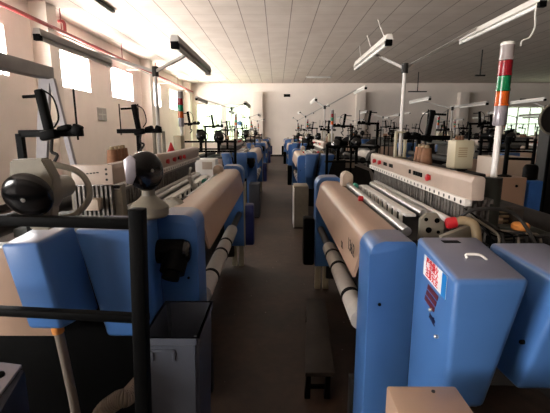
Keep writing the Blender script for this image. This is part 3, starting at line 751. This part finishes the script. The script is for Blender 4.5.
# ------------------------------------------------------------------ copies: the rest of the hall
ordn = ['first', 'second', 'third', 'fourth', 'fifth']
YR = [0, 5.66, 11.7, 17.8]          # offsets of right-hand looms along the aisle
YL = [0, 5.66, 11.55, 17.4]
SK = ('warning_sticker', 'badge', 'badge_lettering', 'inked_number', 'inked_mark', 'wire', 'cord', 'tag')
rows = [(1, 0, 'right of the aisle', (1, 2, 3)), (-1, 0, 'left of the aisle', (1, 2, 3)),
        (-1, 5, 'in the second row right of aisle', (0, 1, 2, 3)), (1, 5, 'in the third row right of aisle', (1, 2, 3)),
        (-1, 10, 'in the fourth row right of aisle', (1, 2, 3)), (1, 10, 'in the fifth row right of aisle', (2, 3)), (-1, 15, 'in the sixth row right of aisle', (3,))]
standC = {}
SHORT = {'right of the aisle': 'right of aisle', 'left of the aisle': 'left of aisle', 'in the second row right of aisle': 'of right row two', 'in the third row right of aisle': 'of right row three', 'in the fourth row right of aisle': 'of right row four', 'in the fifth row right of aisle': 'of right row five', 'in the sixth row right of aisle': 'of right row six'}
for s, dx, where, idx in rows:
    src = loomR if s > 0 else loomL
    offs = YR if s > 0 else YL
    for i in idx:
        d = (dx, offs[i], 0)
        nm = ordn[i]
        copy_tree(src, d, 'blue and beige loom, %s from the camera, %s' % (nm, SHORT[where]), 'looms standing in rows', SK)
        copy_tree(lampR if s > 0 else lampL, d, 'double fluorescent lamp above the %s loom %s' % (nm, SHORT[where]), 'lamps on posts above the looms', SK)
        copy_tree(towR if s > 0 else towL, d, 'signal tower at the %s loom %s' % (nm, SHORT[where]), 'signal towers of the looms')
        Y0 = (1.54 if s > 0 else 1.84) + offs[i]
        if s not in standC:
            if s > 0: st_ = feeder_stand(1, Y0 - .9, .80, 1.6, 1.31, 1.07, 'x', 0, False)
            else: st_ = feeder_stand(-1, Y0 - .9, .70, 1.6, 1.385, 1.26, 'x', 0, True)
            f1 = weft_feeder(s, .96 if s > 0 else 1.0, Y0 - .72, (1.34 if s > 0 else 1.44), 'x', az=-.9 if s > 0 else -.2, tilt=.5 if s > 0 else .1, foot=(1.05 if s > 0 else 1.2), grey=False, r=.09, deep=.05)
            f2 = weft_feeder(s, 1.3, Y0 - .72, (1.36 if s > 0 else 1.46), 'x', az=-.3, tilt=.2, foot=(1.05 if s > 0 else 1.2), grey=False, r=.085, deep=.05)
            MB().bar((.80 if s > 0 else .7, Y0 - .74, 1.05 if s > 0 else 1.2), (1.6, Y0 - .74, 1.05 if s > 0 else 1.2), .03, .03).build('tray_bar', 'black', st_, s)
            for uu in (.80 if s > 0 else .72, 1.58): MB().bar((uu, Y0 - .9, 1.05 if s > 0 else 1.2), (uu, Y0 - .74, 1.05 if s > 0 else 1.2), .03, .03).build('strut', 'black', st_, s)
            cr1 = creel(s, 1.30, Y0 - .30, 'x', dz=.08); cr2 = creel(s, 1.66, Y0 - .6, 'x', dz=.12); cr3 = creel(s, 1.15, Y0 + 1.7, 'x', z0=1.3165, dz=.02, back=.17)
            grp = [cone(s * (1.05 + .015 * k), Y0 + .95 + .1 * k, 1.3165, 'x', 'x', m='cone') for k in range(3)]
            standC[s] = (Vector((dx, offs[i], 0)), st_, f1, f2, cr1, cr2, cr3, grp)
            cur = [st_, f1, f2, cr1, cr2, cr3] + grp
        else:
            b0 = standC[s]; dd = Vector(d) - b0[0]
            cur = [copy_tree(x, dd) for x in list(b0[1:7]) + b0[7]]
        lab = ['black two-rail feeder stand before the %s loom %s', 'black weft feeder on the %s loom %s, aisle end of its stand', 'black weft feeder on the %s loom %s, outer end of its stand',
               'black yarn arm behind the stand of the %s loom %s', 'black yarn arm at outer end of the stand, %s loom %s', 'black yarn arm mounted on the %s loom %s'] + ['brown cone %s on the %%s loom %%s' % w for w in ('nearest the camera', 'in the middle', 'farthest back')]
        gr = ['feeder stands of the looms', 'weft feeders of the looms', 'weft feeders of the looms', 'yarn arms of the looms', 'yarn arms of the looms', 'yarn arms of the looms'] + ['brown cones on the loom beams'] * 3
        cats = ['stand', 'weft feeder', 'weft feeder', 'yarn stand', 'yarn stand', 'yarn stand'] + ['yarn cone'] * 3
        for o, l, g, c in zip(cur, lab, gr, cats): tag(o, l % (nm, SHORT[where]), c, g)
for o in (loomR, loomL): o['group'] = 'looms standing in rows'
for o in (lampR, lampL): o['group'] = 'lamps on posts above the looms'
for o in (towR, towL): o['group'] = 'signal towers of the looms'

# ------------------------------------------------------------------ foreground things
# slim grey bin
def bin_mesh():
    t = thing('waste_bin', 'grey slim rectangular plastic bin standing before the left loom', 'bin', (-.42, 1.57, 0))
    x0, x1, y0, y1, h = -.535, -.305, 1.40, 1.745, .75
    q = .03; w = .006; mb = MB(); bm = mb.bm
    def ringv(ix, z, ins):
        return [bm.verts.new(p) for p in ((x0 + ins + ix, y0 + ins + ix, z), (x1 - ins - ix, y0 + ins + ix, z), (x1 - ins - ix, y1 - ins - ix, z), (x0 + ins + ix, y1 - ins - ix, z))]
    loops = [ringv(0, 0.0, q), ringv(0, h - .035, .006), ringv(-.006, h - .03, .006), ringv(-.006, h, .006), ringv(w, h, .006), ringv(w, h - .03, .008), ringv(w, .012, q)]
    bm.faces.new(loops[0][::-1]); bm.faces.new(loops[-1])
    for a, b in zip(loops, loops[1:]):
        for i in range(4): bm.faces.new([a[i], a[(i + 1) % 4], b[(i + 1) % 4], b[i]])
    ve = [e for e in bm.edges if abs((e.verts[0].co - e.verts[1].co).normalized().z) > .5]
    bmesh.ops.bevel(bm, geom=ve, offset=.012, segments=2, affect='EDGES')
    mb.build('bin_body', 'bingrey', t)
    mb = MB(); xm = (x0 + x1) / 2
    mb.box(x0 + .035, x0 + .13, y0 - .0005, y0 + .014, h - .062, h - .05, .003)
    for a in (x0 + .035, x0 + .12): mb.box(a, a + .012, y0 - .0005, y0 + .014, h - .10, h - .05, .003)
    mb.build('grip', 'bingrey', t)
    return t
bin_mesh()

t = thing('control_cabinet', 'beige box with flat top at the bottom edge, before the right loom', 'cabinet', (.385, .8, 0))
MB().box(.287, .468, .70, .915, .06, .895, .006).build('cabinet_body', 'beige', t)
MB().box(.30, .455, .71, .905, 0, .06).build('plinth', 'dark', t)
MB().lathe((.40, .89, .895), (0, 0, 1), [(.005, -.002), (.005, .003)], 8).build('screw', 'dark', t)

t = thing('step_bench', 'long low dark wooden step bench in the aisle by the right loom', 'bench', (.25, 2.5, 0))
MB().hexa([(.165, 2.03, .15), (.335, 2.03, .15), (.40, 3.05, .15), (.25, 3.05, .15), (.165, 2.03, .178), (.335, 2.03, .178), (.40, 3.05, .178), (.25, 3.05, .178)], .004).build('board', 'wood', t)
for y, x0 in ((2.05, .175), (2.98, .25)):
    for x in (x0, x0 + .115): MB().hexa([(x - .012, y - .01, 0), (x + .022, y - .01, 0), (x + .022, y + .03, 0), (x - .012, y + .03, 0), (x, y, .15), (x + .025, y, .15), (x + .025, y + .03, .15), (x, y + .03, .15)]).build('leg', 'black', t)
    MB().box(x0 + .015, x0 + .12, y + .005, y + .022, .055, .075).build('stretcher', 'black', t)

t = thing('drain_hose', 'grey hose with orange fitting hanging below the left guard cover', 'hose', (-.86, 1.45, 0))
MB().tube(bez([(-.885, 1.45, .76), (-.878, 1.45, .69), (-.865, 1.45, .55), (-.85, 1.45, .35), (-.845, 1.45, .012)], 8), .018, 12).build('hose_pipe', 'hose', t)
MB().lathe((-.885, 1.45, .745), (-.08, 0, 1), [(.02, 0), (.023, .005), (.023, .04), (.018, .045)], 14).build('fitting', 'orange', t)

def corrugated():
    t = thing('corrugated_hose', 'arched corrugated grey hose low behind the black post', 'hose', (-.57, 1.42, 0))
    pts = bez([(-.73, 1.33, .02), (-.728, 1.33, .25), (-.69, 1.33, .45), (-.615, 1.33, .53), (-.58, 1.345, .535), (-.572, 1.50, .50), (-.575, 1.65, .40)], 28)
    rr = [.031 + .007 * math.sin(i * 2.1) for i in range(len(pts))]
    MB().tube(pts, rr, 14).build('hose_pipe', 'hose', t, angle=60)
corrugated()

t = thing('storage_box', 'navy box with slanted silver lid low at the left edge', 'box', (-1.0, 1.12, 0))
MB().hexa([(-1.15, 1.0, 0), (-.86, 1.0, 0), (-.86, 1.2, 0), (-1.15, 1.2, 0), (-1.15, 1.0, .70), (-.86, 1.0, .66), (-.86, 1.2, .75), (-1.15, 1.2, .79)], .01).build('box_body', 'navyplastic', t)
MB().hexa([(-1.15, 1.0, .703), (-.90, 1.0, .668), (-.87, 1.2, .755), (-1.15, 1.2, .793), (-1.15, 1.0, .715), (-.90, 1.0, .68), (-.87, 1.2, .767), (-1.15, 1.2, .805)], .003).build('lid', 'silver', t)
MB().lathe((-.915, 1.16, .752), (.1, -.4, 1), [(.012, -.004), (.012, .008), (.008, .012)], 12).build('lid_knob', 'black', t)

# pale box between the first and second left loom; beige box before the second right loom
t = thing('white_cabinet', 'white box with a recessed panel between first and second left looms', 'cabinet', (-1.05, 6.0, 0))
MB().box(-1.25, -.92, 5.85, 6.15, 0, 1.13, .015).build('cabinet_body', 'white', t)
MB().box(-1.12, -.97, 5.84, 5.852, .98, 1.09, .003).build('recessed_panel', 'cream', t)
t = thing('floor_box', 'beige box on the aisle floor before the second right loom', 'box', (.38, 6.3, 0))
MB().box(.27, .50, 6.1, 6.5, .02, .69, .01).build('box_body', 'greybeige', t)
MB().box(.264, .28, 6.1, 6.46, .02, .66, .003).build('lit_side', 'white', t)  # white sheet added as the lit aisle side of the box
MB().box(.28, .49, 6.12, 6.48, 0, .025).build('plinth', 'dark', t)
t = thing('floor_box', 'grey box on the aisle floor before the second left loom', 'box', (-.38, 6.9, 0))
MB().box(-.50, -.31, 6.85, 7.2, .02, .62, .01).build('box_body', 'bingrey', t)
MB().box(-.48, -.33, 6.87, 7.18, 0, .025).build('plinth', 'dark', t)

# cabinets between the back-to-back rows at right
t = thing('relay_cabinet', 'low cream cabinet behind the foreground signal tower', 'cabinet', (2.12, 3.65, 0))
MB().box(1.99, 2.25, 3.50, 3.8, .05, 1.135, .008).build('cabinet_body', 'beige', t)
MB().box(2.01, 2.23, 3.54, 3.78, 0, .05).build('plinth', 'dark', t)
MB().lathe((2.16, 3.498, 1.06), (0, -1, 0), [(.012, -.002), (.012, .006), (.006, .014)], 12).build('knob', 'black', t)
t = thing('relay_cabinet', 'taller cream cabinet half hidden behind the low cream one', 'cabinet', (2.3, 4.2, 0))
MB().box(2.24, 2.62, 4.05, 4.4, .05, 1.28, .008).build('cabinet_body', 'cream', t)
MB().box(2.26, 2.60, 4.07, 4.38, 0, .05).build('plinth', 'dark', t)
t = thing('desk_stand', 'small black upright stand on top of the low cream cabinet', 'stand', (2.10, 3.60, 1.135))
MB().lathe((2.10, 3.60, 1.135), (0, 0, 1), [(.06, 0), (.06, .01), (.02, .02), (.018, .30), (.03, .31), (.03, .36)], 16).build('column', 'black', t)
MB().bar((2.10, 3.60, 1.30), (2.36, 3.63, 1.29), .02, .025).build('arm', 'black', t)
t = thing('drum_unit', 'black drum on a blue box beside the cream cabinets', 'machine', (2.34, 3.6, 0))
MB().box(2.275, 2.40, 3.50, 3.70, 0, 1.105, .01).build('base_box', 'bluebox', t)
MB().lathe((2.335, 3.6, 1.105), (0, 0, 1), [(.05, 0), (.062, .008), (.062, .11), (.054, .13), (.04, .14)], 24).build('drum', 'black', t)
t = thing('hoop_frame', 'dark round hoop frame on a pole at the right edge', 'frame', (3.17, 4.6, 0))
MB().torus((3.17, 4.6, 1.68), (.15, -1, 0), .17, .012, 36, 8).build('hoop', 'greybeige', t)
MB().cyl((3.17, 4.6, 0), (3.17, 4.6, 1.51), .02, 12).build('pole', 'black', t)
MB().lathe((3.17, 4.62, 1.68), (.15, -1, 0), [(.13, -.06), (.15, -.02), (.15, -.01), (.03, .0)], 24).build('back_plate', 'dark', t)
MB().box(3.10, 3.24, 4.5, 4.7, 0, .015).build('foot', 'black', t)
MB().box(3.22, 3.5, 4.70, 4.9, 0, 1.78, .01).build('column', 'dark', t)

# grey A-frame gantry at left
t = thing('gantry_frame', 'grey steel A-frame gantry with thick overhead beam at far left', 'gantry', (-2.35, 3.2, 0))
MB().box(-2.44, -2.30, 1.8, 4.2, 2.07, 2.19, .006).build('beam', 'gantrybeam', t)
for y in (1.95, 4.15):
    MB().bar((-2.30, y, 2.07), (-1.98, y, 0), .05, .045).build('leg', 'gantry', t)
    MB().bar((-2.37, y, 2.07), (-2.68, y, 0), .11, .045).build('leg', 'gantry', t)
    MB().bar((-2.23, y, 1.62), (-2.44, y, 1.62), .03, .03).build('crosspiece', 'gantry', t)
    MB().bar((-2.10, y, .5), (-2.62, y, .5), .04, .03).build('crosspiece', 'gantry', t)

# red pipe along the left wall
t = thing('fire_pipe', 'red pipe running along the left wall below the ceiling', 'pipe', (-5.05, 10, 3.85))
MB().cyl((-4.98, -5, 3.80), (-4.98, 23.9, 3.80), .042, 14).build('pipe_run', 'redpipe', t)
for y in (2.5, 6.0, 9.6, 13.2, 16.8, 20.4):
    MB().cyl((-4.98, y, 3.78), (-4.98, y, 4.3), .012, 8).build('hanger', 'redpipe', t)
MB().tube(bez([(-4.98, 9.75, 3.82), (-4.98, 9.75, 4.0), (-5.02, 9.75, 4.06), (-5.12, 9.75, 4.06)], 6), .036, 12).build('elbow', 'redpipe', t)
t = thing('conduit_pipe', 'thin grey conduit beside the red pipe on left wall', 'pipe', (-5.2, 12, 3.75))
MB().cyl((-4.95, 9.6, 3.70), (-4.95, 23.9, 3.70), .022, 10).build('conduit_run', 'lampgrey', t)
for y in (10.5, 14.5, 18.5, 22.5): MB().box(-5.395, -4.94, y, y + .03, 3.67, 3.69).build('clip', 'lampgrey', t)

# ceiling battens and rods
def batten(x, y, L, m, label, horiz=False):
    t = thing('ceiling_batten', label, 'ceiling light', (x, y, H), 'ceiling battens')
    if horiz: MB().box(x - L / 2, x + L / 2, y - .05, y + .05, H - .06, H, .006).build('housing', m, t); MB().cyl((x - L / 2 + .03, y, H - .075), (x + L / 2 - .03, y, H - .075), .014, 10).build('fluorescent_tube', 'tube', t)
    else: MB().box(x - .05, x + .05, y - L / 2, y + L / 2, H - .06, H, .006).build('housing', m, t); MB().cyl((x, y - L / 2 + .03, H - .075), (x, y + L / 2 - .03, H - .075), .014, 10).build('fluorescent_tube', 'tube', t)
batten(-3.82, 9.1, 1.3, 'dark', 'dark strip light on the ceiling at upper left')
batten(-3.3, 21.5, 1.25, 'white', 'white strip light on the ceiling far left of the two at back', True)
batten(2.15, 21.0, 1.3, 'lampgrey', 'grey strip light on the ceiling by the back wall, right of aisle', True)
def hanger(x, y, zb, L, label):
    t = thing('hanging_rod', label, 'rod', (x, y, H), 'dark rods hanging from the ceiling')
    MB().cyl((x, y, zb), (x, y, H), .022, 10).build('rod', 'dark', t)
    MB().box(x - L / 2, x + L / 2, y - .03, y + .03, zb - .03, zb + .02, .004).build('crossbar', 'dark', t)
hanger(7.1, 14.3, 3.45, .35, 'dark rod with short crossbar hanging near the foreground signal tower top')
hanger(6.75, 19.5, 3.4, .9, 'dark rod with long crossbar hanging from the ceiling by the back wall')

# wall signs
t = thing('wall_notice', 'small grey four-panel notice on the left wall', 'notice', (XL, 12.3, 2.05))
MB().box(XL, XL + .02, 12.0, 12.62, 1.85, 2.24, .003).build('board', 'lampgrey', t)
for a in (12.04, 12.33):
    for b in (1.87, 2.06): MB().box(XL + .02, XL + .024, a, a + .25, b, b + .15).build('panel', 'gantrybeam', t)
t = thing('round_sign', 'round blue sign on the back wall left of the aisle', 'sign', (-2.2, YB - .42, 1.9))
MB().cyl((-2.25, YB - .025, 1.98), (-2.25, YB, 1.98), .15, 24).build('disc', 'signblue', t)
MB().torus((-2.25, YB - .028, 1.98), (0, 1, 0), .09, .014, 24, 6).build('emblem', 'white', t)
t = thing('wall_vent', 'small black vent high on the back wall', 'vent', (.55, YB, 3.6))
MB().box(.40, .78, YB - .03, YB, 3.52, 3.68, .004).build('vent_frame', 'black', t)
t = thing('wall_vent', 'small black vent on the back wall beside the amber light', 'vent', (14.6, YB, 3.1))
MB().box(14.4, 14.8, YB - .03, YB, 3.28, 3.42, .004).build('vent_frame', 'black', t)

# ------------------------------------------------------------------ light, camera
w = bpy.data.worlds.new('daylight'); bpy.context.scene.world = w; w.use_nodes = True
bg = w.node_tree.nodes['Background']; bg.inputs[0].default_value = (1.0, 0.965, 0.93, 1); bg.inputs[1].default_value = 9.0
_nt = w.node_tree; _tc = _nt.nodes.new('ShaderNodeTexCoord'); _sp = _nt.nodes.new('ShaderNodeSeparateXYZ'); _rp = _nt.nodes.new('ShaderNodeValToRGB')
_nt.links.new(_tc.outputs['Generated'], _sp.inputs[0])
_mr = _nt.nodes.new('ShaderNodeMapRange'); _mr.inputs[1].default_value = -1; _mr.inputs[2].default_value = 1
_nt.links.new(_sp.outputs['Z'], _mr.inputs[0]); _nt.links.new(_mr.outputs[0], _rp.inputs['Fac'])
_rp.color_ramp.elements[0].position = 0.46; _rp.color_ramp.elements[0].color = (1.0, 0.935, 0.885, 1)     # sunlit yard
_rp.color_ramp.elements[1].position = 0.5; _rp.color_ramp.elements[1].color = (0.55, 0.535, 0.53, 1)      # hazy sky
_nt.links.new(_rp.outputs['Color'], bg.inputs[0])

cam = bpy.data.cameras.new('camera'); cam.sensor_width = 36; cam.lens = 390 / 550 * 36; cam.clip_start = 0.02
co = bpy.data.objects.new('camera', cam); C.objects.link(co)
co.location = (0, 0, 1.55); co.rotation_euler = (R(90 - 11.0), 0, R(0.29))
sc_ = bpy.context.scene; sc_.camera = co
sc_.view_settings.view_transform = 'Standard'; sc_.view_settings.look = 'None'
sc_.view_settings.gamma = 1.0; sc_.view_settings.exposure = 3.3
sc_.view_settings.use_curve_mapping = False
sc_.cycles.use_denoising = True
sc_.cycles.max_bounces = 10; sc_.cycles.diffuse_bounces = 6; sc_.cycles.transparent_max_bounces = 12
